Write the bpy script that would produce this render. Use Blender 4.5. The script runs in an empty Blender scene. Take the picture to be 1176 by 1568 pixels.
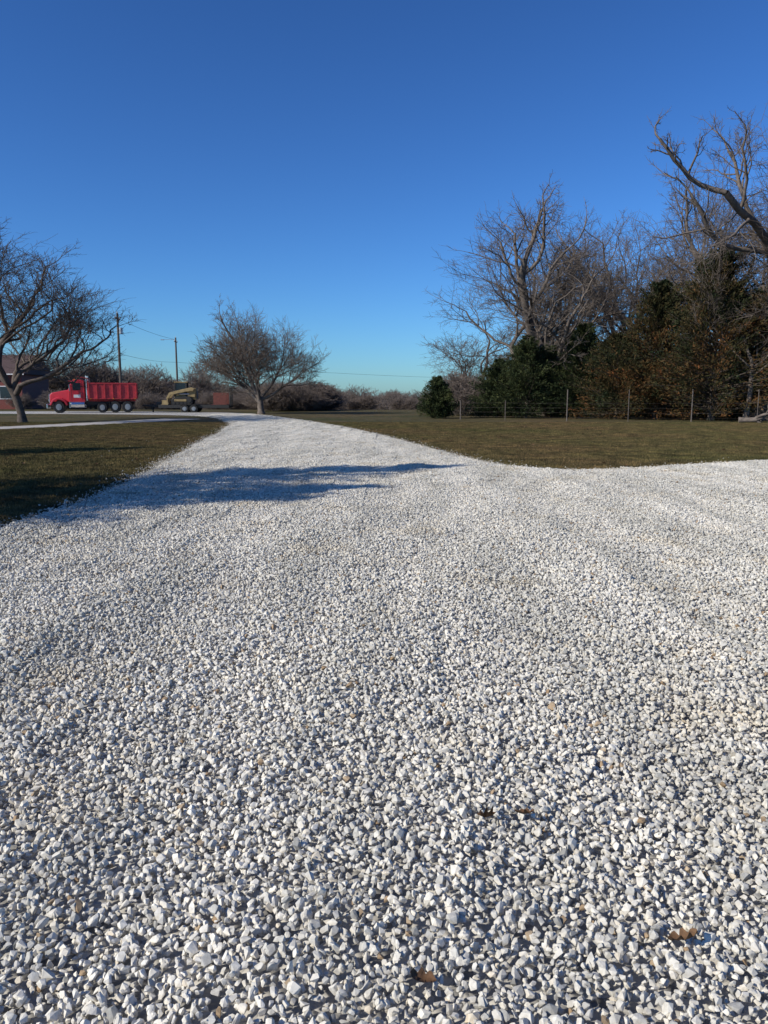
import bpy, bmesh, math, random
import numpy as np
from mathutils import Vector, Matrix, Euler
rng = np.random.default_rng(7); random.seed(7)
scene = bpy.context.scene
COL = scene.collection

# ------------------------------------------------------------------ helpers
def nodes(name):
    m = bpy.data.materials.new(name); m.use_nodes = True
    nt = m.node_tree; b = nt.nodes['Principled BSDF']
    return m, nt, b
def simple(name, col, rough=0.6, metal=0.0, var=0.15, scale=6.0, bump=0.0, spec=0.5):
    m, nt, b = nodes(name)
    tc = nt.nodes.new('ShaderNodeTexCoord'); n = nt.nodes.new('ShaderNodeTexNoise')
    n.inputs['Scale'].default_value = scale; n.inputs['Detail'].default_value = 5
    nt.links.new(tc.outputs['Object'], n.inputs['Vector'])
    r = nt.nodes.new('ShaderNodeValToRGB')
    c = np.array(col)
    r.color_ramp.elements[0].position = .3; r.color_ramp.elements[1].position = .7
    r.color_ramp.elements[0].color = (*(c*(1-var)), 1); r.color_ramp.elements[1].color = (*np.minimum(c*(1+var), 1), 1)
    nt.links.new(n.outputs['Fac'], r.inputs[0]); nt.links.new(r.outputs[0], b.inputs['Base Color'])
    b.inputs['Roughness'].default_value = rough; b.inputs['Metallic'].default_value = metal
    b.inputs['Specular IOR Level'].default_value = spec
    if bump:
        bp = nt.nodes.new('ShaderNodeBump'); bp.inputs['Strength'].default_value = bump; bp.inputs['Distance'].default_value = .02
        nt.links.new(n.outputs['Fac'], bp.inputs['Height']); nt.links.new(bp.outputs[0], b.inputs['Normal'])
    return m
def ramp(nt, stops):
    r = nt.nodes.new('ShaderNodeValToRGB'); cr = r.color_ramp
    while len(cr.elements) < len(stops): cr.elements.new(0.5)
    for e, (p, c) in zip(cr.elements, stops):
        e.position = p; e.color = (*c, 1)
    return r
def noise(nt, vec, scale, detail=4, rough=.5):
    n = nt.nodes.new('ShaderNodeTexNoise'); n.inputs['Scale'].default_value = scale
    n.inputs['Detail'].default_value = detail; n.inputs['Roughness'].default_value = rough
    nt.links.new(vec, n.inputs['Vector']); return n
def mixc(nt, fac, a, b, mode='MIX'):
    m = nt.nodes.new('ShaderNodeMix'); m.data_type = 'RGBA'; m.blend_type = mode
    if isinstance(fac, float): m.inputs[0].default_value = fac
    else: nt.links.new(fac, m.inputs[0])
    for s, v in ((6, a), (7, b)):
        if isinstance(v, tuple): m.inputs[s].default_value = (*v, 1)
        else: nt.links.new(v, m.inputs[s])
    return m.outputs[2]

def mk(name, V, F, mats, tint=None, smooth=False, coll=COL, matidx=None):
    V = np.asarray(V, dtype=np.float32).reshape(-1, 3); F = np.asarray(F, dtype=np.int32)
    k = F.shape[1]; me = bpy.data.meshes.new(name)
    me.vertices.add(len(V)); me.vertices.foreach_set('co', V.ravel())
    me.loops.add(F.size); me.loops.foreach_set('vertex_index', F.ravel())
    me.polygons.add(len(F)); me.polygons.foreach_set('loop_start', np.arange(len(F), dtype=np.int32)*k)
    me.update(calc_edges=True)
    for m in (mats if isinstance(mats, list) else [mats]): me.materials.append(m)
    if matidx is not None: me.polygons.foreach_set('material_index', np.asarray(matidx, dtype=np.int32))
    me.polygons.foreach_set('use_smooth', np.full(len(F), smooth))
    if tint is not None:
        a = me.attributes.new('tint', 'FLOAT', 'FACE'); a.data.foreach_set('value', np.asarray(tint, dtype=np.float32))
    me.validate()
    o = bpy.data.objects.new(name, me)
    if coll: coll.objects.link(o)
    return o

def instancer(name, coll, pts, rots, scl, idx):
    pts = np.asarray(pts, dtype=np.float32)
    me = bpy.data.meshes.new(name); me.vertices.add(len(pts)); me.vertices.foreach_set('co', pts.ravel())
    a = me.attributes.new('rot', 'FLOAT_VECTOR', 'POINT'); a.data.foreach_set('vector', np.asarray(rots, dtype=np.float32).ravel())
    a = me.attributes.new('scl', 'FLOAT', 'POINT'); a.data.foreach_set('value', np.asarray(scl, dtype=np.float32))
    a = me.attributes.new('idx', 'INT', 'POINT'); a.data.foreach_set('value', np.asarray(idx, dtype=np.int32))
    o = bpy.data.objects.new(name, me); COL.objects.link(o)
    g = bpy.data.node_groups.new(name+'_scatter', 'GeometryNodeTree')
    g.interface.new_socket('Geometry', in_out='INPUT', socket_type='NodeSocketGeometry')
    g.interface.new_socket('Geometry', in_out='OUTPUT', socket_type='NodeSocketGeometry')
    gi = g.nodes.new('NodeGroupInput'); go = g.nodes.new('NodeGroupOutput')
    ci = g.nodes.new('GeometryNodeCollectionInfo'); ci.inputs['Collection'].default_value = coll
    ci.inputs['Separate Children'].default_value = True; ci.inputs['Reset Children'].default_value = True
    ip = g.nodes.new('GeometryNodeInstanceOnPoints'); ip.inputs['Pick Instance'].default_value = True
    def na(nm, t):
        n = g.nodes.new('GeometryNodeInputNamedAttribute'); n.data_type = t; n.inputs['Name'].default_value = nm
        return n.outputs[0]
    g.links.new(gi.outputs[0], ip.inputs['Points']); g.links.new(ci.outputs[0], ip.inputs['Instance'])
    g.links.new(na('idx', 'INT'), ip.inputs['Instance Index'])
    er = g.nodes.new('FunctionNodeEulerToRotation'); g.links.new(na('rot', 'FLOAT_VECTOR'), er.inputs[0])
    g.links.new(er.outputs[0], ip.inputs['Rotation']); g.links.new(na('scl', 'FLOAT'), ip.inputs['Scale'])
    g.links.new(ip.outputs[0], go.inputs[0])
    md = o.modifiers.new('scatter', 'NODES'); md.node_group = g
    return o

# ------------------------------------------------------------------ materials
def stretched(nt, pos, sx, sy, rz=0.12):
    mp = nt.nodes.new('ShaderNodeMapping'); mp.inputs['Scale'].default_value = (sx, sy, 1); mp.inputs['Rotation'].default_value = (0, 0, rz)
    nt.links.new(pos, mp.inputs[0]); return mp.outputs[0]
def mat_stone():
    m, nt, b = nodes('white_limestone')
    at = nt.nodes.new('ShaderNodeAttribute'); at.attribute_name = 'tint'
    r = ramp(nt, [(0, (.26, .26, .245)), (.2, (.48, .47, .435)), (.5, (.71, .68, .61)), (.85, (.84, .80, .71)), (.95, (.68, .58, .43)), (1, (.36, .25, .15))])
    nt.links.new(at.outputs['Fac'], r.inputs[0])
    geo = nt.nodes.new('ShaderNodeNewGeometry')
    n1 = noise(nt, stretched(nt, geo.outputs['Position'], 1.3, .22), 1.0, 5, .62); r1 = ramp(nt, [(.36, (.74, .745, .74)), (.60, (1, .995, .985))])
    nt.links.new(n1.outputs['Fac'], r1.inputs[0])
    n2 = noise(nt, geo.outputs['Position'], 55, 4, .65); r2 = ramp(nt, [(.35, (.78, .77, .75)), (.6, (1, 1, 1))])
    nt.links.new(n2.outputs['Fac'], r2.inputs[0])
    n4 = noise(nt, geo.outputs['Position'], .9, 5, .6); r4 = ramp(nt, [(.54, (1, 1, 1)), (.74, (.94, .88, .78))]); nt.links.new(n4.outputs['Fac'], r4.inputs[0])
    c = mixc(nt, 1.0, r.outputs[0], r1.outputs[0], 'MULTIPLY'); c = mixc(nt, 1.0, c, r2.outputs[0], 'MULTIPLY'); c = mixc(nt, 1.0, c, r4.outputs[0], 'MULTIPLY')
    nt.links.new(c, b.inputs['Base Color']); b.inputs['Roughness'].default_value = .85; b.inputs['Specular IOR Level'].default_value = .2
    bp = nt.nodes.new('ShaderNodeBump'); bp.inputs['Strength'].default_value = .5; bp.inputs['Distance'].default_value = .004
    nt.links.new(n2.outputs['Fac'], bp.inputs['Height']); nt.links.new(bp.outputs[0], b.inputs['Normal'])
    return m
def mat_gravel_bed():
    m, nt, b = nodes('gravel_bed')
    geo = nt.nodes.new('ShaderNodeNewGeometry')
    v = nt.nodes.new('ShaderNodeTexVoronoi'); v.inputs['Scale'].default_value = 30
    nt.links.new(geo.outputs['Position'], v.inputs['Vector'])
    sp = nt.nodes.new('ShaderNodeSeparateColor'); nt.links.new(v.outputs['Color'], sp.inputs[0])
    r = ramp(nt, [(0, (.20, .195, .185)), (.4, (.43, .415, .38)), (1, (.60, .57, .51))]); nt.links.new(sp.outputs[0], r.inputs[0])
    n1 = noise(nt, geo.outputs['Position'], .5, 4); r1 = ramp(nt, [(.3, (.78, .78, .78)), (.7, (1, 1, 1))])
    nt.links.new(n1.outputs['Fac'], r1.inputs[0])
    nt.links.new(mixc(nt, 1.0, r.outputs[0], r1.outputs[0], 'MULTIPLY'), b.inputs['Base Color'])
    b.inputs['Roughness'].default_value = .9
    bp = nt.nodes.new('ShaderNodeBump'); bp.inputs['Strength'].default_value = 1; bp.inputs['Distance'].default_value = .02; bp.invert = True
    nt.links.new(v.outputs['Distance'], bp.inputs['Height']); nt.links.new(bp.outputs[0], b.inputs['Normal'])
    return m
def mat_lawn():
    m, nt, b = nodes('dormant_lawn')
    geo = nt.nodes.new('ShaderNodeNewGeometry')
    n1 = noise(nt, geo.outputs['Position'], .13, 6, .6); n2 = noise(nt, geo.outputs['Position'], 1.6, 8, .7); n3 = noise(nt, geo.outputs['Position'], 30, 6, .7)
    r1 = ramp(nt, [(.35, (.128, .096, .050)), (.5, (.102, .086, .043)), (.66, (.066, .070, .030))]); nt.links.new(n1.outputs['Fac'], r1.inputs[0])
    r2 = ramp(nt, [(.35, (.5, .48, .44)), (.5, (1, 1, 1)), (.68, (1.5, 1.42, 1.2))]); nt.links.new(n2.outputs['Fac'], r2.inputs[0])
    r3 = ramp(nt, [(.3, (.5, .5, .5)), (.7, (1.3, 1.3, 1.3))]); nt.links.new(n3.outputs['Fac'], r3.inputs[0])
    c = mixc(nt, 1.0, r1.outputs[0], r2.outputs[0], 'MULTIPLY'); c = mixc(nt, 1.0, c, r3.outputs[0], 'MULTIPLY')
    nt.links.new(c, b.inputs['Base Color']); b.inputs['Roughness'].default_value = 1; b.inputs['Specular IOR Level'].default_value = .1
    bp = nt.nodes.new('ShaderNodeBump'); bp.inputs['Strength'].default_value = .8; bp.inputs['Distance'].default_value = .05
    nt.links.new(n3.outputs['Fac'], bp.inputs['Height']); nt.links.new(bp.outputs[0], b.inputs['Normal'])
    return m
def mat_tint(name, stops, rough=.8, pscale=None, pst=None, spec=.2, p2=None):
    m, nt, b = nodes(name)
    at = nt.nodes.new('ShaderNodeAttribute'); at.attribute_name = 'tint'
    r = ramp(nt, stops); nt.links.new(at.outputs['Fac'], r.inputs[0]); c = r.outputs[0]
    geo = nt.nodes.new('ShaderNodeNewGeometry')
    for ps, st in ((pscale, pst), p2 or (None, None)):
        if ps:
            n = noise(nt, geo.outputs['Position'], ps, 5, .6)
            r2 = ramp(nt, st); nt.links.new(n.outputs['Fac'], r2.inputs[0]); c = mixc(nt, 1.0, c, r2.outputs[0], 'MULTIPLY')
    nt.links.new(c, b.inputs['Base Color']); b.inputs['Roughness'].default_value = rough; b.inputs['Specular IOR Level'].default_value = spec
    return m
M_stone = mat_stone(); M_bed = mat_gravel_bed(); M_lawn = mat_lawn()
M_blade = mat_tint('grass_blades', [(0, (.045, .048, .020)), (.35, (.084, .076, .035)), (.65, (.138, .111, .058)), (1, (.25, .19, .11))], .9, .16, [(.35, (1.1, .93, .87)), (.65, (.76, .86, .64))], .2, (1.6, [(.35, (.45, .45, .43)), (.5, (.9, .9, .88)), (.65, (1.5, 1.4, 1.25))]))
M_bark = simple('grey_bark', (.155, .128, .108), .9, var=.35, scale=5, bump=.5, spec=.1)
M_bark2 = simple('dark_bark', (.105, .085, .071), .9, var=.35, scale=5, bump=.5, spec=.1)
M_twigfar = simple('distant_twigs', (.18, .148, .128), .95, var=.35, scale=.3, spec=.05)  # base colour lightened to paint in distance haze
M_cedar = mat_tint('cedar_foliage', [(0, (.012, .022, .009)), (.5, (.030, .045, .017)), (1, (.070, .082, .032))], .8, .8, [(.35, (.7, .75, .75)), (.65, (1.35, 1.2, 1.0))])
M_rust = mat_tint('winter_cedar_foliage', [(0, (.018, .023, .010)), (.4, (.038, .046, .020)), (.7, (.078, .060, .027)), (1, (.15, .080, .034))], .8, .45, [(.38, (.5, .74, .66)), (.62, (1.6, 1.0, .76))])
M_conc = simple('pale_lane_surface', (.40, .37, .33), .9, var=.15, scale=1.5)

# ------------------------------------------------------------------ terrain
def smooth(a, b, x):
    t = np.clip((x-a)/(b-a), 0, 1); return t*t*(3-2*t)
def gz(x, y):
    return -3.6*smooth(85, 190, y)*smooth(-75, -10, x)
def build_ground():
    xs = np.concatenate([[-3000, -1500, -700, -350, -200, -140], np.arange(-110, 111, 5), [140, 200, 350, 700, 1500, 3000]])
    ys = np.concatenate([[-600, -200, -60, -20], np.arange(0, 261, 5), [300, 400, 600, 1000, 2000, 4000]])
    X, Y = np.meshgrid(xs, ys); Z = gz(X, Y)
    V = np.stack([X, Y, Z], -1).reshape(-1, 3); nx = len(xs); ny = len(ys)
    i = np.arange(ny-1)[:, None]*nx+np.arange(nx-1)[None]
    F = np.stack([i, i+1, i+1+nx, i+nx], -1).reshape(-1, 4)
    mk('lawn_ground', V, F, M_lawn, smooth=True)
build_ground()

def catmull(P, n=8):
    P = [np.array(p, float) for p in P]; out = []
    for i in range(len(P)-1):
        p0 = P[max(i-1, 0)]; p1 = P[i]; p2 = P[i+1]; p3 = P[min(i+2, len(P)-1)]
        for k in range(n):
            t = k/n
            out.append(.5*((2*p1)+(-p0+p2)*t+(2*p0-5*p1+4*p2-p3)*t*t+(-p0+3*p1-3*p2+p3)*t**3))
    out.append(P[-1]); return np.array(out)
left = catmull([(-6.5, -4), (-5.2, 2), (-4.7, 6), (-4.5, 9), (-4.5, 11.5), (-4.7, 14), (-5.3, 18.5), (-6.1, 24.7), (-7.4, 35), (-9.3, 46), (-13, 58), (-18, 64), (-28, 68), (-45, 69.5), (-90, 70)])
right = catmull([(26, 22), (18, 20.5), (9.6, 18.7), (6, 16.9), (3.9, 16.4), (2.5, 18.0), (1.2, 24), (-.8, 34), (-3.3, 43.5), (-6.6, 53.5), (-9.5, 62), (-13, 71), (-20, 77), (-34, 79.5), (-90, 80)])
wob = lambda n, a: np.convolve(rng.normal(0, 1, n+8), np.ones(3)/3, 'same')[4:-4]*a
left[:, 0] += wob(len(left), .10); right[:, 1] += wob(len(right), .08)
poly = np.vstack([left, right[::-1], [(26, -4)]])
def inside(P, poly=poly):
    x, y = P[:, 0], P[:, 1]; c = np.zeros(len(P), bool); n = len(poly)
    for i in range(n):
        x1, y1 = poly[i]; x2, y2 = poly[(i+1) % n]
        if y1 == y2: continue
        c ^= ((y1 > y) != (y2 > y)) & (x < (x2-x1)*(y-y1)/(y2-y1)+x1)
    return c
def poly_obj(name, pts, z, mat):
    bm = bmesh.new(); vs = [bm.verts.new((p[0], p[1], z)) for p in pts]
    f = bm.faces.new(vs); bmesh.ops.triangulate(bm, faces=[f]); bmesh.ops.recalc_face_normals(bm, faces=bm.faces)
    for f in bm.faces:
        if f.normal.z < 0: f.normal_flip()
    me = bpy.data.meshes.new(name); bm.to_mesh(me); bm.free(); me.materials.append(mat)
    o = bpy.data.objects.new(name, me); COL.objects.link(o); return o
poly_obj('gravel_driveway', poly, .008, M_bed)
lc = catmull([(-60, 22), (-34, 29), (-24, 34), (-19.3, 38.5), (-16.5, 46), (-14.2, 54)])
dirs = np.gradient(lc, axis=0); dirs /= np.linalg.norm(dirs, axis=1)[:, None]; nrm = np.stack([-dirs[:, 1], dirs[:, 0]], 1)
lane = np.vstack([lc+nrm*1.5, (lc-nrm*1.5)[::-1]])
poly_obj('side_lane', lane, .004, M_conc)

# ------------------------------------------------------------------ stones
def hull(seed, n=13):
    r = np.random.default_rng(seed); p = r.normal(size=(n, 3)); p /= np.linalg.norm(p, axis=1)[:, None]
    p *= r.uniform(.85, 1.07, (n, 1)); p *= np.array([1, r.uniform(.62, .95), r.uniform(.46, .80)])
    bm = bmesh.new(); [bm.verts.new(v) for v in p]
    res = bmesh.ops.convex_hull(bm, input=bm.verts)
    bmesh.ops.delete(bm, geom=[v for v in bm.verts if not v.link_faces], context='VERTS')
    bmesh.ops.triangulate(bm, faces=bm.faces); bm.verts.ensure_lookup_table(); bm.verts.index_update()
    V = np.array([v.co[:] for v in bm.verts]); F = np.array([[v.index for v in f.verts] for f in bm.faces]); bm.free()
    return V, F
protos = [hull(s, random.choice([12, 15, 18, 22])) for s in range(40)]
def rotm(r):
    q = r.normal(size=4); q /= np.linalg.norm(q); w, x, y, z = q
    return np.array([[1-2*(y*y+z*z), 2*(x*y-z*w), 2*(x*z+y*w)], [2*(x*y+z*w), 1-2*(x*x+z*z), 2*(y*z-x*w)], [2*(x*z-y*w), 2*(y*z+x*w), 1-2*(x*x+y*y)]])
TS = .6
tilecol = bpy.data.collections.new('gravel_tiles')
NT = 14
def tint_rand(r):
    return 1.0-abs(r.normal())*.01 if r.random() < .012 else float(np.clip(r.beta(2.3, 1.5)*.93, 0, .93))
for k in range(NT):
    r = np.random.default_rng(100+k); Vs = []; Fs = []; Ts = []; off = 0
    g = 23; step = TS/g
    specs = []
    for i in range(g):
        for j in range(g):
            x = (i+.5+r.uniform(-.5, .5))*step-TS/2; y = (j+.5+r.uniform(-.5, .5))*step-TS/2
            specs.append((x, y, r.uniform(.004, .012), r.uniform(.011, .016)))      # lower layer
    for i in range(430):
        specs.append((r.uniform(-TS/2, TS/2), r.uniform(-TS/2, TS/2), r.uniform(.016, .028), float(np.clip(r.lognormal(math.log(.0150), .24), .008, .025))))
    for (x, y, z, s) in specs:
        V, F = protos[r.integers(len(protos))]
        Vs.append((V@rotm(r).T)*s+np.array([x, y, z])); Fs.append(F+off); off += len(V)
        Ts.append(np.full(len(F), tint_rand(r)))
    mk('tile_%02d' % k, np.vstack(Vs), np.vstack(Fs), M_stone, np.concatenate(Ts), coll=tilecol)
def hh(x, y):
    return .038+.015*np.sin((x+y*.12)*3.0+.6*np.sin(y*.35))+.007*np.sin(y*.9+x*.5)+.008*np.sin(x*5.1-y*2.3+np.sin(y*1.1))
gx = np.arange(-15, 24, TS); gy = np.arange(-2.5, 66, TS)
X, Y = np.meshgrid(gx, gy); P = np.stack([X.ravel(), Y.ravel()], 1)
ok = inside(P)
for dx, dy in ((.33, .33), (-.33, .33), (.33, -.33), (-.33, -.33)): ok &= inside(P+np.array([dx, dy]))
P = P[ok & (P[:, 0] > -15)]
e = .05
dzx = (hh(P[:, 0]+e, P[:, 1])-hh(P[:, 0]-e, P[:, 1]))/(2*e); dzy = (hh(P[:, 0], P[:, 1]+e)-hh(P[:, 0], P[:, 1]-e))/(2*e)
rots = np.array([Euler(((Matrix.Rotation(math.atan(b), 4, 'X')@Matrix.Rotation(-math.atan(a), 4, 'Y')@Matrix.Rotation(rng.integers(4)*math.pi/2, 4, 'Z')).to_euler())) [:] for a, b in zip(dzx, dzy)])
pts = np.column_stack([P, hh(P[:, 0], P[:, 1])])
instancer('gravel_stones', tilecol, pts, rots, np.ones(len(P)), rng.integers(0, NT, len(P)))
scol = bpy.data.collections.new('single_stones')
for k in range(24):
    V, F = protos[k]; mk('stone_%02d' % k, V*.0165, F, M_stone, np.full(len(F), tint_rand(rng)), coll=scol)
def edge_pts(line, ymax, sign):
    out = []
    for a, b in zip(line[:-1], line[1:]):
        L = np.linalg.norm(b-a); m = (a+b)/2
        if m[1] > ymax or m[0] < -20: continue
        d = b-a; n = np.array([-d[1], d[0]])/max(L, 1e-6)*sign
        dens = 1900 if m[1] < 20 else (1200 if m[1] < 32 else 650)
        N = int(L*dens*.95); t = rng.random(N); w = rng.uniform(-.03, .95, N)
        out.append(a+d*t[:, None]-n*w[:, None])          # inner band
        N = int(L*dens*.11); t = rng.random(N); w = rng.exponential(.11, N)
        out.append(a+d*t[:, None]+n*w[:, None])
    return np.vstack(out)
E = np.vstack([edge_pts(left, 62, 1), edge_pts(right, 64, -1)])
stray = np.column_stack([rng.uniform(-14, 16, 1000), rng.uniform(8, 40, 1000)]); stray = stray[~inside(stray)]
dl = np.min(np.linalg.norm(stray[:, None]-np.vstack([left, right])[None], axis=2), axis=1)
stray = stray[dl < rng.exponential(.9, len(stray))]
E = np.vstack([E, stray]); ins = inside(E)
LR = np.vstack([left, right])
dl = np.array([np.min(np.hypot(*(LR-p).T)) for p in E])
zz = rng.uniform(.008, .03, len(E))+.035*np.clip(dl/.8, 0, 1)*rng.random(len(E)); zz[~ins] = .015
instancer('gravel_edge_stones', scol, np.column_stack([E, zz]), rng.uniform(0, 6.28, (len(E), 3)), np.clip(rng.lognormal(0, .26, len(E)), .5, 1.6), rng.integers(0, 24, len(E)))

# ------------------------------------------------------------------ grass
gcol = bpy.data.collections.new('grass_tiles')
GS = .5
for k in range(8):
    r = np.random.default_rng(500+k); n = 620
    x = r.uniform(-GS/2, GS/2, n); y = r.uniform(-GS/2, GS/2, n); a = r.uniform(0, 6.28, n); h = r.uniform(.012, .045, n); w = r.uniform(.0025, .006, n)
    l = r.uniform(.0, .04, n); b = r.uniform(0, 6.28, n)
    p0 = np.stack([x-np.cos(a)*w, y-np.sin(a)*w, np.zeros(n)], 1); p1 = np.stack([x+np.cos(a)*w, y+np.sin(a)*w, np.zeros(n)], 1)
    p2 = np.stack([x+np.cos(b)*l, y+np.sin(b)*l, h], 1)
    V = np.stack([p0, p1, p2], 1).reshape(-1, 3); F = np.arange(3*n).reshape(-1, 3)
    mk('grass_%02d' % k, V, F, M_blade, r.random(n), coll=gcol)
X, Y = np.meshgrid(np.arange(-26, 30, GS), np.arange(4, 47, GS)); P = np.stack([X.ravel(), Y.ravel()], 1)
P = P[~inside(P) & ~inside(P, lane)]; P = P[(P[:, 0] < -3) | (P[:, 1] > 14)]
P = P[np.abs(P[:, 0]) < P[:, 1]*.6+4]
instancer('grass', gcol, np.column_stack([P, np.zeros(len(P))]), np.column_stack([np.zeros(len(P)), np.zeros(len(P)), rng.integers(0, 4, len(P))*math.pi/2]), rng.uniform(.9, 1.25, len(P)), rng.integers(0, 8, len(P)))

# ------------------------------------------------------------------ bare trees
def nz(v): return v/np.maximum(np.linalg.norm(v, axis=-1, keepdims=True), 1e-9)
def tubes(P, R, S, r):
    N, K, _ = P.shape; T = nz(np.gradient(P, axis=1)); A = nz(r.normal(size=(N, 1, 3))); U = nz(np.cross(T, A)); W = np.cross(T, U)
    th = np.arange(S)/S*2*math.pi
    V = P[:, :, None]+R[:, :, None, None]*(np.cos(th)[None, None, :, None]*U[:, :, None]+np.sin(th)[None, None, :, None]*W[:, :, None])
    base = (np.arange(N)[:, None, None]*K+np.arange(K-1)[None, :, None])*S; s = np.arange(S)[None, None]; s2 = (s+1) % S
    F = np.stack([base+s, base+s2, base+S+s2, base+S+s], -1).reshape(-1, 4)
    return V.reshape(-1, 3), F
def bare_tree(name, seed, H, R, tr, mat, trunk=.18, kids=(6, 6, 6, 6, 6), stems=1, gnarl=.22, up=.05, fine=.008, spreadang=(28, 58), lean=(0, 0), coll=COL, loc=(0, 0, 0), lower=.38, first=None, thick=(.5, .74)):
    r = np.random.default_rng(seed); P0 = np.zeros((stems, 3)); P0[:, :2] = r.normal(0, .15 if stems > 1 else 0, (stems, 2))
    D = nz(np.column_stack([r.normal(0, .35 if stems > 1 else .06, stems)+lean[0], r.normal(0, .35 if stems > 1 else .06, stems)+lean[1], np.ones(stems)]))
    L = np.full(stems, H*trunk); Rr = np.full(stems, tr/math.sqrt(stems)); Vs = []; Fs = []; off = 0
    ratios = [.46/trunk, .60, .54, .5, .5, .5]
    c = np.array([lean[0]*H*.4, lean[1]*H*.4, H*.56]); rad = np.array([R, R, H*.46])
    nl = len(kids)+1
    for lv in range(nl):
        K = [5, 10, 8, 6, 4, 3, 3][lv]; S = [9, 7, 5, 4, 3, 3, 3][lv]; N = len(P0)
        pts = np.zeros((N, K, 3)); tan = np.zeros((N, K, 3)); pts[:, 0] = P0; d = D.copy(); tan[:, 0] = d
        for i in range(1, K):
            d = nz(d+r.normal(0, gnarl*(.35 if lv == 0 else (.75 if lv == 1 else 1)), (N, 3))+np.array([0, 0, up if lv < 4 else up*.5])); tan[:, i] = d
            pts[:, i] = pts[:, i-1]+d*(L/(K-1))[:, None]
        tt = np.linspace(0, 1, K)[None]
        endr = .78 if lv == 0 else .5
        rr = np.maximum(Rr[:, None]*(1-tt*(1-endr)), fine*.5)
        if lv == 0: rr[:, 0] *= 1.35
        V, F = tubes(pts, rr, S, r); Vs.append(V); Fs.append(F+off); off += len(V)
        if lv == nl-1: break
        k = kids[lv]; M = N*k; par = np.repeat(np.arange(N), k); slot = np.tile(np.arange(k), N)
        t0 = .72 if lv == 0 else lower
        t = t0+(1-t0)*(slot+1)/k-r.uniform(0, .8, M)*(1-t0)/k; t[slot == k-1] = 1
        f = t*(K-1); i0 = np.minimum(f.astype(int), K-2); fr = (f-i0)[:, None]
        p = pts[par, i0]*(1-fr)+pts[par, i0+1]*fr; T = nz(tan[par, i0+1])
        rp = rr[par, i0]*(1-fr[:, 0])+rr[par, i0+1]*fr[:, 0]
        ph = slot*2.4+r.uniform(-.5, .5, M)+np.repeat(r.uniform(0, 6.28, N), k)
        A = np.where(np.abs(T[:, 2:3]) > .9, np.array([[1., 0, 0]]), np.array([[0, 0, 1.]])); U = nz(np.cross(T, A)); W = np.cross(T, U)
        sa = first if (lv == 0 and first) else spreadang
        ang = np.radians(r.uniform(*sa, M)); ang[slot == k-1] *= .45
        nd = nz(np.cos(ang)[:, None]*T+np.sin(ang)[:, None]*(np.cos(ph)[:, None]*U+np.sin(ph)[:, None]*W))
        nL = L[par]*ratios[lv]*r.uniform(.75, 1.15, M)*np.where(slot == k-1, 1.1, 1-.3*(t-t0)/(1-t0))
        E = p+nd*nL[:, None]; q = np.linalg.norm((E-c)/rad, axis=1); nL *= np.clip(1.06/q, .3, 1.2)
        nR = rp*np.where(slot == k-1, .9, r.uniform(*thick, M))*(1 if lv < 2 else .8); nR = np.maximum(nR, fine)
        P0, D, L, Rr = p, nd, nL, nR
    V = np.vstack(Vs); F = np.vstack(Fs)
    top = np.percentile(V[:, 2], 99.2); s = H/top; hi = V[:, 2] > .3*top
    lo_, hi_ = np.percentile(V[hi, 0], [2, 98]); cx = (hi_-lo_)/2; mid = (lo_+hi_)/2
    V[:, 2] *= s; w = smooth(0, H*.35, V[:, 2])[:, None]; V[:, :1] -= w*mid*.7; V[:, :2] *= (1-w)+w*np.clip(R/cx, .6, 1.6)
    V[:, 2] = np.maximum(V[:, 2], -.1); V[:, 2] -= .05*(V[:, 2] < .05)
    o = mk(name, V, F, mat, smooth=True, coll=coll); o.location = loc; return o

bare_tree('bare_tree', 11, 11.0, 5.1, .24, M_bark2, trunk=.20, kids=(6, 7, 6, 7, 5), loc=(-22.0, 46.5, 0), up=.12, spreadang=(22, 50), first=(15, 52), fine=.009)
bare_tree('bare_tree', 21, 8.7, 4.9, .30, M_bark, trunk=.15, kids=(9, 8, 7, 7, 5), loc=(-11.0, 68.5, 0), up=.04, spreadang=(25, 58), first=(18, 74), fine=.011, gnarl=.14, thick=(.45, .66))
bare_tree('bare_tree', 35, 15.8, 6.6, .50, M_bark, trunk=.18, kids=(7, 6, 7, 7, 6), loc=(12.8, 62, 0), gnarl=.20, up=.06, spreadang=(28, 58), fine=.011, first=(15, 52), lower=.42, thick=(.5, .72))
bare_tree('bare_tree', 14, 7.8, 3.8, .2, M_bark, trunk=.2, kids=(6, 6, 6, 6, 5), loc=(8.0, 66, 0), fine=.010)
bare_tree('bare_tree', 15, 19.4, 8.6, .52, M_bark, trunk=.2, kids=(7, 7, 7, 7, 6), loc=(25.0, 51, 0), gnarl=.22, up=.06, fine=.011, spreadang=(28, 58), first=(15, 55), lower=.42, thick=(.5, .72))
bare_tree('bare_tree', 16, 16.6, 7.4, .5, M_bark, trunk=.2, kids=(7, 7, 7, 7, 6), loc=(22.0, 69, 0), gnarl=.22, up=.05, fine=.013, spreadang=(28, 58), first=(15, 55), lower=.42, thick=(.5, .72))
bare_tree('bare_tree', 23, 17.5, 8.4, .5, M_bark2, trunk=.2, kids=(7, 6, 7, 7, 5), loc=(29.0, 44.5, 0), gnarl=.24, up=.06, fine=.010, first=(20, 58), lower=.42, thick=(.5, .74))
bare_tree('bare_tree', 18, 12, 3.4, .16, M_bark, trunk=.35, kids=(5, 5, 5, 6, 4), loc=(22.9, 48.5, 0), gnarl=.15, up=.15, fine=.008)
bare_tree('bare_tree', 22, 19, 7.5, .5, M_bark, trunk=.2, kids=(6, 7, 7, 7, 6), loc=(30.5, 66, 0), gnarl=.22, up=.06, fine=.013, lower=.42)
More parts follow.
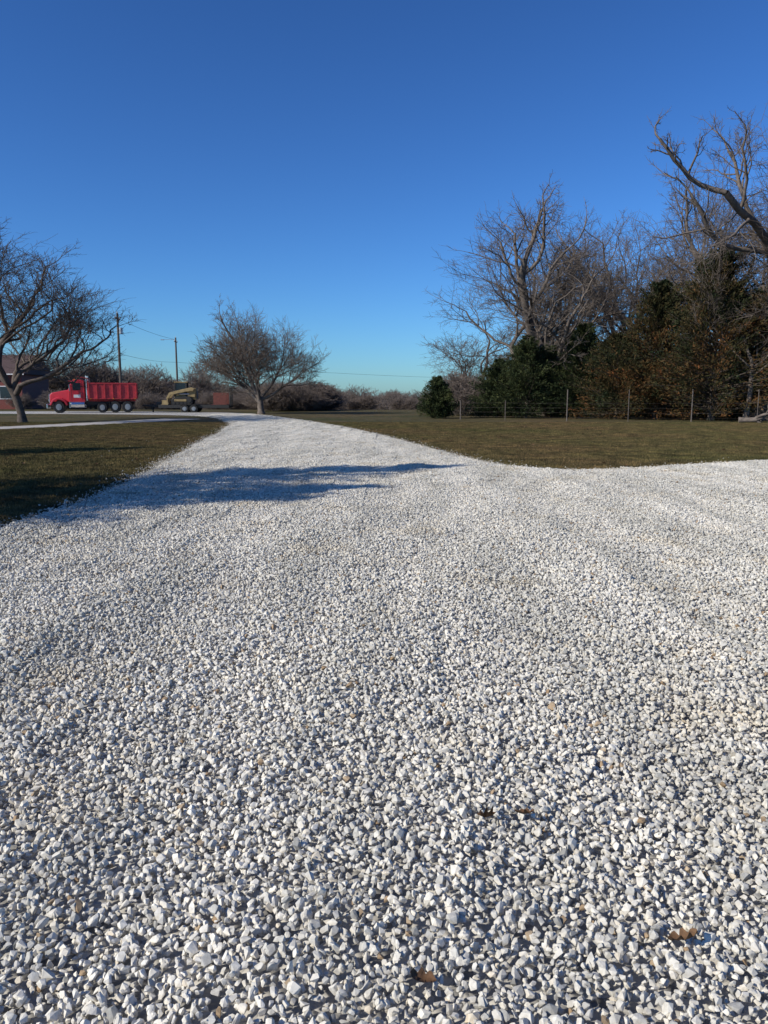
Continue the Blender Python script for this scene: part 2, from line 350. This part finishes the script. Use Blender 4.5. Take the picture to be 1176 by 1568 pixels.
bare_tree('bare_tree', 20, 12, 6, .3, M_bark, trunk=.2, kids=(6, 6, 6, 6, 5), loc=(18, 76, 0), fine=.013)

# ------------------------------------------------------------------ cedars
def cedar(name, seed, H, R, mat, loc, rust=False, n=300, sprays=110):
    r = np.random.default_rng(seed); t = r.beta(1.05, 1.35, n); z = .03*H+t*H*.96; az = r.uniform(0, 6.28, n)
    lob = 1+.20*np.sin(az*3+seed)+.16*np.sin(az*5+z*1.3+seed*2)+.12*np.sin(z*3.1+seed+az)+r.normal(0, .16, n)
    prof = np.minimum(1, (t+.10)/.22)**.5*(1-t)**.74+.02; Rb = R*prof*np.clip(lob, .35, 1.6)
    D = nz(np.column_stack([np.cos(az), np.sin(az), .12+.8*t+r.normal(0, .14, n)])); P0 = np.column_stack([np.zeros(n), np.zeros(n), z])
    pts = np.stack([P0+D*Rb[:, None]*s+np.array([0, 0, -.06])*Rb[:, None]*s*(1-s) for s in (0, .35, .7, 1)], 1)
    V1, F1 = tubes(pts, np.stack([np.full(n, .03*H/8)*f for f in (1, .7, .4, .15)], 1), 4, r)
    K = 9; tp = np.stack([np.array([.03*math.sin(k), .03*math.cos(k*2), H*.97*k/(K-1)]) for k in range(K)])[None]
    V0, F0 = tubes(tp, (np.linspace(.022*H, .01, K))[None], 8, r)
    b = np.repeat(np.arange(n), sprays); M = len(b); s = 1-r.beta(1.1, 2.0, M)*.9; cz = r.normal(size=(M, 3))
    base = P0[b]+D[b]*(Rb[b]*s)[:, None]+cz*(.03+.10*Rb[b]*(1.15-s*.9))[:, None]
    dd = nz(D[b]*.9+r.normal(0, .5, (M, 3))+np.array([0, 0, .2])); ln = r.uniform(.08, .20, M)*(.75+.045*H); wd = ln*r.uniform(.2, .4, M)
    side = nz(np.cross(dd, r.normal(size=(M, 3))))
    m1 = base+dd*(ln*.55)[:, None]; tip = base+dd*ln[:, None]
    V2 = np.stack([base-dd*ln[:, None]*.2, m1+side*wd[:, None]*.5, tip, m1-side*wd[:, None]*.5], 1).reshape(-1, 3)
    V2[:, 2] = np.maximum(V2[:, 2], .02)
    F2 = np.arange(4*M).reshape(-1, 4)
    V = np.vstack([V0, V1, V2]); F = np.vstack([F0, F1+len(V0), F2+len(V0)+len(V1)])
    bt = r.random(n)*.5; tint = np.clip(bt[b]+r.random(M)*.5+(.16-.4*t[b] if rust else 0), 0, 1)
    T = np.concatenate([np.zeros(len(F0)+len(F1)), tint]); mi = np.concatenate([np.zeros(len(F0)+len(F1)), np.ones(M)])
    o = mk(name, V, F, [M_bark2, mat], T, matidx=mi); o.location = loc; return o
for i, (x, y, H, R, m) in enumerate([
    (21.6, 50.5, 11.0, 4.8, 1), (18.8, 53.0, 9.2, 4.2, 1), (16.2, 53.5, 5.8, 3.2, 1), (26, 53, 8.8, 4.2, 0), (30, 54, 7.5, 3.4, 1),
    (10.4, 56, 5.8, 2.9, 0), (12.6, 57.5, 5.2, 2.7, 0), (14.3, 56.0, 6.8, 2.8, 0), (8.4, 57, 4.2, 2.1, 0), (3.9, 55, 2.9, 1.35, 0),
    (-11.5, 10, 9.2, 3.4, 0), (-13, 6.3, 9, 3.4, 0), (-19.5, 17.2, 8.6, 2.6, 0)]):
    cedar('cedar_tree', 40+i, H, R, M_rust if m else M_cedar, (x, y, 0), bool(m), n=int(180+H*30) if x > 0 else int(110+H*18), sprays=110 if x > 0 else 75)

# ------------------------------------------------------------------ distant woods and brush
wcol = bpy.data.collections.new('woods_parts')
for k in range(3):
    bare_tree('a_wood_%d' % k, 60+k, 8, 3.8, .16, M_twigfar, trunk=.16, kids=(6, 6, 7, 7), stems=1, fine=.028, coll=wcol, gnarl=.18)
for k in range(3):
    bare_tree('b_brush_%d' % k, 70+k, 3, 2.3, .1, M_twigfar, trunk=.15, kids=(5, 6, 6, 6), stems=7, fine=.011, coll=wcol, up=.02)
pts = []; sc = []; ix = []
def put(x, y, s, i): pts.append((x, y, float(gz(np.array(x), np.array(y)))-.1*s)); sc.append(s); ix.append(i)
R_ = random.Random(3)
for _ in range(420):   # far woods across the valley
    y = R_.uniform(200, 340); put(R_.uniform(-.52, .75)*y, y, R_.uniform(.55, .9), R_.randrange(3))
for _ in range(420):
    y = R_.uniform(165, 250); put(R_.uniform(-.3, .7)*y, y, R_.uniform(.7, 1.35), 3+R_.randrange(3))
for _ in range(46):    # left, behind the truck
    y = R_.uniform(112, 170); px = R_.uniform(-.66, -.30); put(px*y, y, R_.uniform(.55, 1.0), R_.randrange(3))
for (px, y, s) in ((-.445, 112, .98), (-.41, 116, .92), (-.33, 125, .75), (-.47, 105, .95), (-.365, 120, .85), (-.245, 116, .95), (-.225, 122, .8), (-.03, 150, .75), (-.055, 145, .6), (.045, 160, .7)): put(px*y, y, s, R_.randrange(3))
for _ in range(80):
    y = R_.uniform(90, 140); put(R_.uniform(-.64, -.10)*y, y, R_.uniform(.5, .9), 3+R_.randrange(3))
for _ in range(42):    # behind the centre tree
    y = R_.uniform(80, 108); put(R_.uniform(-.15, -.075)*y, y, R_.uniform(.7, 1.1), 3+R_.randrange(3))
for _ in range(26):
    y = R_.uniform(95, 130); put(R_.uniform(-.08, .10)*y, y, R_.uniform(.4, .7), 3+R_.randrange(3))
for _ in range(90):    # right fence row
    y = R_.uniform(62, 84); put(R_.uniform(.10, .62)*y, y, R_.uniform(.6, 1.25), 3+R_.randrange(3))
for _ in range(45):
    y = R_.uniform(56, 60); put(R_.uniform(.28, .60)*y, y, R_.uniform(.4, .8), 3+R_.randrange(3))
for _ in range(36):
    y = R_.uniform(80, 120); put(R_.uniform(.18, .62)*y, y, R_.uniform(.7, 1.35), R_.randrange(3))
n = len(pts)
instancer('distant_woods', wcol, pts, np.column_stack([np.zeros(n), np.zeros(n), rng.uniform(0, 6.28, n)]), sc, ix)

# ------------------------------------------------------------------ part helpers
def empty(name, loc, rz=0):
    e = bpy.data.objects.new(name, None); COL.objects.link(e); e.location = loc; e.rotation_euler = (0, 0, rz); return e
def fin(bm, name, mat, parent, bevel=0, smoothf=False):
    bmesh.ops.recalc_face_normals(bm, faces=bm.faces)
    me = bpy.data.meshes.new(name); bm.to_mesh(me); bm.free(); me.materials.append(mat)
    if smoothf:
        for p in me.polygons: p.use_smooth = True
    o = bpy.data.objects.new(name, me); COL.objects.link(o); o.parent = parent
    if bevel:
        b = o.modifiers.new('b', 'BEVEL'); b.width = bevel; b.segments = 2; b.limit_method = 'ANGLE'
    return o
def boxes(name, lst, mat, parent, bevel=.01):
    bm = bmesh.new()
    for (x0, x1, y0, y1, z0, z1) in lst:
        v = bmesh.ops.create_cube(bm, size=1)['verts']
        for q in v: q.co = Vector(((x0+x1)/2+q.co.x*(x1-x0), (y0+y1)/2+q.co.y*(y1-y0), (z0+z1)/2+q.co.z*(z1-z0)))
    return fin(bm, name, mat, parent, bevel)
def prism(name, prof, y0, y1, mat, parent, bevel=.02, taper=None):
    bm = bmesh.new(); a = [bm.verts.new((x, y0, z)) for x, z in prof]; b = [bm.verts.new((x, y1, z)) for x, z in prof]; n = len(prof)
    bm.faces.new(a); bm.faces.new(b[::-1])
    for i in range(n): bm.faces.new((a[i], b[i], b[(i+1) % n], a[(i+1) % n]))
    if taper:
        for v in bm.verts: v.co.y *= taper(v.co)
    return fin(bm, name, mat, parent, bevel)
def cyl(bm, p, axis, r, h, seg=24, r2=None):
    m = Matrix.Translation(p)@(Matrix.Rotation(math.pi/2, 4, 'X') if axis == 'Y' else Matrix.Rotation(math.pi/2, 4, 'Y') if axis == 'X' else Matrix.Identity(4))
    bmesh.ops.create_cone(bm, cap_ends=True, segments=seg, radius1=r, radius2=r if r2 is None else r2, depth=h, matrix=m)
def cyls(name, lst, mat, parent, bevel=0, seg=24):
    bm = bmesh.new()
    for (p, ax, r, h) in lst: cyl(bm, p, ax, r, h, seg)
    return fin(bm, name, mat, parent, bevel)
M_red = simple('red_truck_paint', (.54, .035, .05), .3, var=.08, scale=2)
M_red2 = simple('dump_bed_red', (.44, .035, .042), .5, var=.25, scale=3)
M_chr = simple('chrome', (.75, .76, .78), .2, 1.0, var=.05)
M_blk = simple('black_steel', (.025, .024, .023), .6, var=.2)
M_rub = simple('tyre_rubber', (.02, .02, .02), .85, var=.2)
M_gls = simple('dark_glass', (.02, .03, .04), .08, var=.1)
M_rim = simple('aluminium_rim', (.45, .45, .45), .35, .7, var=.1)
M_yel = simple('loader_tan_yellow', (.30, .225, .115), .75, var=.3, scale=3, spec=.2)
M_wht = simple('white_decal', (.75, .73, .7), .5, var=.1)
M_amb = simple('amber_lens', (.8, .3, .02), .3)
M_rustm = simple('rusty_red_steel', (.14, .04, .03), .7, var=.3, scale=5)
M_deck = simple('wood_deck', (.16, .11, .07), .85, var=.3, scale=5)
def wheel(parent, x, y, r, w, dual=False):
    s = -1 if y < 0 else 1
    lst = [((x, y, r), 'Y', r, w)]
    if dual: lst.append(((x, y-s*(w+.06), r), 'Y', r, w))
    cyls('tyre', lst, M_rub, parent, .04, 32)
    bm = bmesh.new(); cyl(bm, (x, y+s*(w/2+.004), r), 'Y', r*.52, .03, 24); cyl(bm, (x, y+s*(w/2+.05), r), 'Y', r*.22, .10, 16)
    for k in range(10): cyl(bm, (x+math.cos(k*.628)*r*.36, y+s*(w/2+.03), r+math.sin(k*.628)*r*.36), 'Y', .025, .03, 6)
    fin(bm, 'rim', M_rim, parent)

# ------------------------------------------------------------------ dump truck (front towards -X)
T = empty('dump_truck', (-31.7, 72.3, .012), math.radians(17)); T.scale = (.92, 1.0, 1.05)
boxes('frame_rails', [(.4, 8.4, -.5, -.38, .72, 1.0), (.4, 8.4, .38, .5, .72, 1.0)]+[(x, x+.12, -.38, .38, .75, .95) for x in (1, 2.5, 4, 5.5, 7, 8.2)], M_blk, T)
boxes('front_bumper', [(0, .14, -1.2, 1.2, .42, .80)], M_chr, T, .04)
prism('hood', [(.28, .98), (.30, 1.62), (.48, 1.78), (2.12, 2.06), (2.12, .98)], -.85, .85, M_red, T, .06, lambda c: .68+.32*min(1, max(0, (c.x-.28)/1.8)))
boxes('grille_surround', [(.20, .285, -.52, .52, .88, 1.66)], M_chr, T, .02)
boxes('grille_bars', [(.18, .198, -.44+.11*k, -.38+.11*k, .95, 1.58) for k in range(8)], M_blk, T, 0)
for s in (-1, 1):
    bm = bmesh.new(); n = 14; rings = []
    for k in range(n+1):
        a = math.radians(168-k*156/n)
        rings.append([bm.verts.new((1.15+math.cos(a)*rr*1.08, yy, .54+math.sin(a)*rr)) for rr, yy in ((.66, s*.72), (.66, s*1.22), (.80, s*1.20), (.86, s*.72))])
    for k in range(n):
        for j in range(4): bm.faces.new((rings[k][j], rings[k][(j+1) % 4], rings[k+1][(j+1) % 4], rings[k+1][j]))
    bm.faces.new(rings[0]); bm.faces.new(rings[-1][::-1]); fin(bm, 'front_fender', M_red, T, .02)
    boxes('headlight', [(.24, .34, s*.90-.18, s*.90+.18, .98, 1.24)], M_chr, T, .03)
    boxes('headlight_lens', [(.225, .238, s*.90-.15, s*.90+.15, 1.01, 1.21)], M_wht, T, 0)
    boxes('mirror', [(2.22, 2.30, s*1.28-.1, s*1.28+.1, 1.95, 2.5), (2.24, 2.28, min(s*.98, s*1.2), max(s*.98, s*1.2), 2.42, 2.46)], M_chr, T, .01)
    boxes('side_window', [(2.52, 3.28, s*1.037-.014, s*1.037+.014, 2.02, 2.66)], M_gls, T, 0)
    boxes('door_handle', [(3.15, 3.33, s*1.045-.02, s*1.045+.02, 1.72, 1.77)], M_chr, T, 0)
    boxes('door_seam', [(2.40, 2.42, s*1.031-.006, s*1.031+.006, 1.1, 2.75), (3.42, 3.44, s*1.031-.006, s*1.031+.006, 1.1, 2.75)], M_blk, T, 0)
    boxes('door_decal', [(2.6, 3.25, s*1.034-.006, s*1.034+.006, 1.36, 1.62)], M_wht, T, 0)
    cyls('fuel_tank', [((2.95, s*.93, .74), 'X', .29, 1.3)], M_chr, T, .02)
    boxes('cab_step', [(2.15, 2.28, s*1.0-.15, s*1.0+.15, .45, 1.0)], M_chr, T, .01)
    cyls('exhaust_stack', [((3.86, s*.86, 2.2), 'Z', .075, 2.2), ((3.86, s*.86, 1.75), 'Z', .12, .9)], M_chr, T)
    wheel(T, 1.15, s*1.02, .53, .30)
    wheel(T, 5.3, s*1.0, .48, .28); wheel(T, 6.55, s*1.06, .53, .27, True); wheel(T, 7.78, s*1.06, .53, .27, True)
    boxes('mud_flap', [(8.42, 8.44, s*.95-.3, s*.95+.3, .3, 1.0), (5.98, 6.0, s*.95-.3, s*.95+.3, .45, 1.0)], M_blk, T, 0)
    boxes('dump_bed_side', [(4.05, 8.7, s*1.2-.03, s*1.2+.03, 1.32, 2.56), (4.0, 8.75, s*1.21-.06, s*1.21+.06, 2.56, 2.68), (4.0, 8.75, s*1.21-.06, s*1.21+.06, 1.22, 1.32)]
          +[(4.05+k*.765, 4.15+k*.765, s*1.265-.035, s*1.265+.035, 1.32, 2.56) for k in range(7)], M_red2, T, .01)
    boxes('marker_lights', [(x, x+.1, s*1.275-.01, s*1.275+.01, 1.24, 1.30) for x in (4.2, 6.4, 8.5)], M_amb, T, 0)
prism('cab', [(2.10, .95), (2.10, 2.06), (2.42, 2.80), (2.58, 2.94), (3.55, 2.94), (3.66, 2.84), (3.66, .95)], -1.03, 1.03, M_red, T, .05)
prism('windshield', [(2.125, 2.14), (2.385, 2.74), (2.372, 2.745), (2.112, 2.145)], -.86, .86, M_gls, T, 0)
boxes('sun_visor', [(2.16, 2.44, -.98, .98, 2.80, 2.84)], M_red, T, .01)
boxes('roof_lights', [(2.62, 2.74, -.75+.36*k, -.65+.36*k, 2.945, 3.0) for k in range(5)], M_amb, T, 0)
boxes('dump_bed_floor', [(4.05, 8.7, -1.17, 1.17, 1.22, 1.32), (4.0, 8.6, -.5, .5, 1.02, 1.2)], M_red2, T)
boxes('dump_bed_front', [(4.0, 4.06, -1.17, 1.17, 1.32, 3.0)], M_red2, T)
prism('cab_shield', [(4.06, 3.0), (4.06, 3.08), (3.0, 3.26), (2.9, 3.2), (3.0, 3.18)], -1.2, 1.2, M_red2, T, .01)
boxes('tailgate', [(8.7, 8.76, -1.14, 1.14, 1.3, 2.62), (8.76, 8.82, -1.1, -1.0, 1.3, 2.62), (8.76, 8.82, -.05, .05, 1.3, 2.62), (8.76, 8.82, 1.0, 1.1, 1.3, 2.62), (8.76, 8.82, -1.1, 1.1, 1.9, 2.0)], M_red2, T)
boxes('tail_lights', [(8.46, 8.5, -.9, -.7, .8, .9), (8.46, 8.5, .7, .9, .8, .9), (8.45, 8.5, -1.1, 1.1, .9, 1.0)], M_rustm, T)

# ------------------------------------------------------------------ equipment trailer
Q = empty('equipment_trailer', (-23.4, 75.2, .012), math.radians(5)); Q.scale = (1.08, 1, 1)
boxes('deck', [(1.6, 7.5, -1.15, 1.15, .62, .68)], M_deck, Q)
boxes('side_rails', [(1.4, 7.6, -1.24, -1.152, .42, .73), (1.4, 7.6, 1.152, 1.24, .42, .73), (1.35, 1.55, -1.15, 1.15, .42, .73), (7.52, 7.64, -1.15, 1.15, .42, .7)]+[(x, x+.1, -1.15, 1.15, .44, .61) for x in np.arange(2, 7.4, .8)], M_blk, Q)
prism('tongue', [(-.25, .62), (-.25, .74), (1.4, .72), (1.4, .46)], -.12, .12, M_blk, Q)
cyls('landing_leg', [((.6, .3, .4), 'Z', .06, .8)], M_blk, Q)
boxes('toolbox', [(1.0, 1.34, -.5, .5, .66, 1.0)], M_blk, Q, .02)
for s in (-1, 1):
    for x in (3.7, 4.5): wheel(Q, x, s*1.38, .36, .22)
    boxes('fender', [(3.25, 4.95, s*1.38-.14, s*1.38+.14, .75, .78)], M_blk, Q, .01)
    R0 = [(7.66, 7.74, s*.72-.33, s*.72-.25, .5, 2.4), (7.66, 7.74, s*.72+.25, s*.72+.33, .5, 2.4)]+[(7.67, 7.73, s*.72-.25, s*.72+.25, .6+.2*k, .66+.2*k) for k in range(9)]
    boxes('loading_ramp', R0, M_blk, Q)
boxes('rear_beavertail', [(6.0, 7.45, -1.1, 1.1, .7, .76), (6.2, 7.4, -1.0, -.94, .76, 1.9), (6.2, 7.4, .94, 1.0, .76, 1.9)]+[(6.2, 6.26, -.94, .94, .85+.3*k, .95+.3*k) for k in range(3)], M_rustm, Q)

# ------------------------------------------------------------------ compact track loader
C = empty('track_loader', (-21.5, 75.25, .70), math.radians(5)); C.scale = (1.05, 1, 1.08)
for s in (-1, 1):
    prism('rubber_track', [(.70, .10), (.90, 0), (2.35, 0), (2.66, .16), (2.70, .50), (2.45, .76), (1.9, .78), (1.0, .66), (.66, .40)], min(s*.46, s*.80), max(s*.46, s*.80), M_rub, C, .05)
    cyls('track_rollers', [((x, s*.81, .18), 'Y', .12, .04) for x in (.95, 1.3, 1.65, 2.0)]+[((2.35, s*.81, .46), 'Y', .22, .04)], M_blk, C)
    boxes('track_frame', [(1.0, 2.1, s*.81-.015, s*.81+.015, .34, .54)], M_yel, C)
    prism('lift_arm', [(.28, .62), (.46, .56), (.70, .92), (1.15, 1.02), (2.4, 1.26), (2.74, 1.26), (2.84, 1.50), (2.6, 1.60), (1.1, 1.27), (.55, 1.12)], s*.72-.09, s*.72+.09, M_yel, C, .02)
    prism('rear_upright', [(2.2, .80), (2.88, .70), (2.95, 1.5), (2.6, 1.58)], s*.56-.06, s*.56+.06, M_yel, C, .02)
    cyls('lift_cylinder', [((1.9, s*.60, 1.0), 'X', .05, .9)], M_chr, C)
    prism('cab_side', [(.95, .76), (.92, 1.2), (1.02, 2.0), (1.14, 2.0), (1.06, 1.2), (1.07, .76)], s*.47-.03, s*.47+.03, M_blk, C, .01)
    boxes('cab_post', [(2.0, 2.14, s*.47-.03, s*.47+.03, .76, 2.0)], M_blk, C)
    boxes('side_screen', [(1.1, 1.99, s*.47-.008, s*.47+.008, 1.0, 1.96)], M_gls, C, 0)
boxes('engine_body', [(2.16, 2.98, -.49, .49, .5, 1.50), (.95, 2.16, -.44, .44, .45, .98)], M_yel, C, .06)
boxes('rear_grille', [(2.982, 3.0, -.4, .4, .6, 1.25)], M_blk, C, 0)
boxes('cab_roof', [(.98, 2.24, -.53, .53, 2.0, 2.10)], M_yel, C, .04)
boxes('seat', [(1.5, 1.95, -.25, .25, .98, 1.15), (1.85, 1.97, -.25, .25, 1.15, 1.6)], M_blk, C, .03)
prism('bucket', [(.44, .66), (.50, .10), (-.12, .02), (-.22, .04), (-.1, .09), (.36, .2), (.34, .64)], -.92, .92, M_yel, C, .01)
boxes('bucket_side', [(-.1, .44, -.93, -.91, .04, .46), (-.1, .44, .91, .93, .04, .46)], M_yel, C, 0)

# ------------------------------------------------------------------ brick house
def mat_brick():
    m, nt, b = nodes('red_brick'); tc = nt.nodes.new('ShaderNodeTexCoord')
    mp = nt.nodes.new('ShaderNodeMapping'); mp.inputs['Rotation'].default_value = (math.pi/2, 0, 0)
    br = nt.nodes.new('ShaderNodeTexBrick'); br.inputs['Scale'].default_value = 4
    br.inputs['Color1'].default_value = (.17, .033, .028, 1); br.inputs['Color2'].default_value = (.23, .05, .04, 1); br.inputs['Mortar'].default_value = (.18, .12, .10, 1)
    nt.links.new(tc.outputs['Object'], mp.inputs[0]); nt.links.new(mp.outputs[0], br.inputs[0]); nt.links.new(br.outputs[0], b.inputs['Base Color']); b.inputs['Roughness'].default_value = .9
    return m
M_brick = mat_brick(); M_roof = simple('shingles', (.075, .045, .042), .9, var=.3, scale=8)
Hs = empty('brick_house', (-59.3, 92, 0), math.radians(4))
boxes('walls', [(0, 15.5, 0, 9, 0, 4.2)], M_brick, Hs, 0)
bm = bmesh.new(); pr = [(-.5, 4.2), (9.5, 4.2), (4.5, 6.7)]
a = [bm.verts.new((-.5, y, z)) for y, z in pr]; b_ = [bm.verts.new((16, y, z)) for y, z in pr]; bm.faces.new(a); bm.faces.new(b_)
for i in range(3): bm.faces.new((a[i], a[(i+1) % 3], b_[(i+1) % 3], b_[i]))
fin(bm, 'gable_roof', M_roof, Hs)
boxes('fascia', [(-.52, 16.02, -.56, -.502, 4.10, 4.24)], M_wht, Hs, 0)
boxes('window_frames', [(x, x+1.5, -.05, -.003, 1.2, 2.8) for x in (1.2, 4.2, 9.5, 12.8)], M_wht, Hs, 0)
boxes('window_glass', [(x+.1, x+1.4, -.07, -.052, 1.3, 2.7) for x in (1.2, 4.2, 9.5, 12.8)], M_gls, Hs, 0)
boxes('front_door', [(7.2, 8.2, -.05, -.003, .1, 2.25)], M_wht, Hs, 0)
boxes('porch_step', [(6.7, 8.7, -1.2, -.06, 0, .12)], M_conc, Hs, 0)

# ------------------------------------------------------------------ utility poles and wires
M_pole = simple('weathered_pole', (.10, .08, .065), .9, var=.3)
def pole(x, y, H, light=False):
    p = empty('utility_pole', (x, y, float(gz(np.array(float(x)), np.array(float(y))))))
    bm = bmesh.new(); bmesh.ops.create_cone(bm, cap_ends=True, segments=12, radius1=.20, radius2=.13, depth=H, matrix=Matrix.Translation((0, 0, H/2))); fin(bm, 'post', M_pole, p)
    boxes('crossarm', [(-.06, .06, -.9, .9, H-.75, H-.62)], M_pole, p, 0)
    cyls('insulator', [((0, yy, H-.53), 'Z', .05, .16) for yy in (-.8, .8)]+[((0, 0, H+.1), 'Z', .05, .2)], M_wht, p, 0, 8)
    if light:
        boxes('lamp_arm', [(-2.0, -.2, -.03, .03, H-.35, H-.29), (-2.5, -1.95, -.12, .12, H-.42, H-.28)], M_rim, p, .01)
    else:
        cyls('transformer', [((.38, 0, H-2.2), 'Z', .24, .8)], M_rim, p, .02, 16)
    return p
pole(-34.2, 100, 12.2); pole(-34.9, 130, 12.2, True); pole(62, 205, 12)
def wire(p0, p1, sag, par):
    n = 24; P = np.array([[(1-t)*np.array(p0)+t*np.array(p1)-np.array([0, 0, sag*4*t*(1-t)]) for t in np.linspace(0, 1, n)]])
    V, F = tubes(P, np.full((1, n), .022), 4, np.random.default_rng(1)); o = mk('wire', V, F, M_blk); o.parent = par
W = empty('overhead_wires', (0, 0, 0))
wire((-34.2, 100, 7.0), (-34.9, 130, 7.2), .3, W); wire((-34.2, 99.2, 11.5), (-34.9, 129.2, 10.9), .3, W); wire((-34.9, 130, 7.2), (62, 205, 6.4), 1.3, W)
wire((-34.2, 100, 6.2), (-60, 90, 4.5), .4, W)

# ------------------------------------------------------------------ fence
FZ = empty('wire_fence', (0, 0, 0)); M_post = simple('weathered_post', (.12, .10, .085), .9, var=.3)
fp = [(5.2, 52), (8.0, 50.5), (11.6, 48.5), (15.2, 47.6), (18.9, 47.0), (22.6, 46.3), (26.5, 45.5), (31, 44.6)]
bm = bmesh.new()
for i, (x, y) in enumerate(fp):
    h = 2.0 if i > 1 else 1.3; cyl(bm, (x, y, h/2), 'Z', .022 if i % 2 else .038, h, 8)
fin(bm, 'posts', M_post, FZ)
M_wire = simple('rusted_wire', (.12, .10, .09), .7, .3)
for a, b in zip(fp[:-1], fp[1:]):
    for z in (.25, .55, .85, 1.15):
        P = np.array([[(a[0], a[1], z), ((a[0]+b[0])/2, (a[1]+b[1])/2, z-.02), (b[0], b[1], z)]]); V, F = tubes(P, np.full((1, 3), .0022), 4, np.random.default_rng(1)); o = mk('strand', V, F, M_wire); o.parent = FZ
FL = bare_tree('fallen_limb', 91, 2.6, .8, .16, M_bark, trunk=.4, kids=(4, 4, 4), fine=.01, loc=(21.4, 46.0, .15)); FL.rotation_euler = (math.radians(82), 0, math.radians(70))
FL2 = bare_tree('fallen_limb', 92, 2.0, .7, .12, M_bark, trunk=.4, kids=(4, 4, 4), fine=.01, loc=(23.4, 45.2, .12)); FL2.rotation_euler = (math.radians(84), 0, math.radians(100))

# ------------------------------------------------------------------ fallen leaves
M_leaf = mat_tint('dry_leaf', [(0, (.115, .062, .034)), (.5, (.165, .095, .052)), (1, (.22, .14, .08))], .8, 60, [(.3, (.5, .5, .5)), (.7, (1.15, 1.1, 1.05))])
def leaves():
    Vs = []; Fs = []; Ts = []; off = 0; r = np.random.default_rng(15)
    L = [(.37, 2.54, .100, .042), (.51, 2.56, .100, .036), (.10, 1.77, .100, .036), (.84, 1.92, .096, .042)]
    for _ in range(14): L.append((r.uniform(-3, 5), r.uniform(3, 9), .085, r.uniform(.014, .024)))
    for _ in range(500):
        x = r.uniform(-14, 14); y = r.uniform(9, 40)
        if not inside(np.array([[x, y]]))[0]: L.append((x, y, .04, r.uniform(.025, .05)))
    for (x, y, z, s) in L:
        n = 11; u = np.linspace(-1, 1, n); lobe = 1+.35*np.sin(u*11+r.uniform(0, 6)); w = (1-u**2)**.6*.55*lobe; w2 = (1-u**2)**.6*.5*(1+.35*np.sin(u*10+r.uniform(0, 6))); curl = r.uniform(.6, 1.2)
        cr = lambda: r.normal(0, .08, n)
        rows = np.stack([np.stack([u, -w, curl*w**2*1.6+.3*u**2+cr()], 1), np.stack([u, 0*w, .3*u**2-.05+cr()*.4], 1), np.stack([u, w2, curl*w2**2*1.2+.35*u**2+cr()], 1)], 1)*s
        M = np.array(Euler((r.uniform(-.4, .4), r.uniform(-.4, .4), r.uniform(0, 6.28))).to_matrix()); V = rows.reshape(-1, 3)@M.T+np.array([x, y, z])
        F = []
        for i in range(n-1):
            for j in range(2): F.append([i*3+j, i*3+j+1, (i+1)*3+j+1, (i+1)*3+j])
        Vs.append(V); Fs.append(np.array(F)+off); off += len(V); Ts.append(np.full(len(F), r.random()))
    mk('fallen_leaves', np.vstack(Vs), np.vstack(Fs), M_leaf, np.concatenate(Ts), smooth=True)
leaves()

# ------------------------------------------------------------------ light, sky, camera
EL = math.radians(32); dirx, diry = math.cos(math.radians(28)), math.sin(math.radians(28))
d = Vector((dirx*math.cos(EL), diry*math.cos(EL), -math.sin(EL)))
sun = bpy.data.lights.new('sun', 'SUN'); sun.energy = 5.0; sun.angle = math.radians(.53); sun.color = (1, .935, .82)
so = bpy.data.objects.new('sun', sun); COL.objects.link(so); so.rotation_euler = d.to_track_quat('-Z', 'Y').to_euler(); so.location = (-20, -10, 20)
w = bpy.data.worlds.new('World'); scene.world = w; w.use_nodes = True; nt = w.node_tree; bg = nt.nodes['Background']
sk = nt.nodes.new('ShaderNodeTexSky'); sk.sky_type = 'NISHITA'; sk.sun_disc = False; sk.sun_elevation = EL; sk.sun_rotation = math.radians(242)
sk.altitude = 300; sk.air_density = 1.0; sk.dust_density = .4; sk.ozone_density = 3.0
# deep clear-winter blue: white-balance the sky, then a little contrast
c1 = mixc(nt, 1.0, sk.outputs[0], (.064, .100, .138), 'MULTIPLY')
gm = nt.nodes.new('ShaderNodeGamma'); gm.inputs[1].default_value = 1.27; nt.links.new(c1, gm.inputs[0])
sc2 = nt.nodes.new('ShaderNodeVectorMath'); sc2.operation = 'SCALE'; sc2.inputs['Scale'].default_value = 10.4; nt.links.new(gm.outputs[0], sc2.inputs[0])
nt.links.new(sc2.outputs[0], bg.inputs[0]); bg.inputs[1].default_value = .10
cam = bpy.data.cameras.new('camera'); co = bpy.data.objects.new('camera', cam); COL.objects.link(co); scene.camera = co
co.location = (0, 0, 1.60); co.rotation_euler = (math.radians(90-8.7), 0, 0)
cam.sensor_fit = 'VERTICAL'; cam.sensor_height = 24; cam.lens = 24*1162/1568; cam.clip_end = 6000; cam.clip_start = .05
scene.view_settings.view_transform = 'Standard'; scene.view_settings.look = 'None'; scene.view_settings.exposure = 0
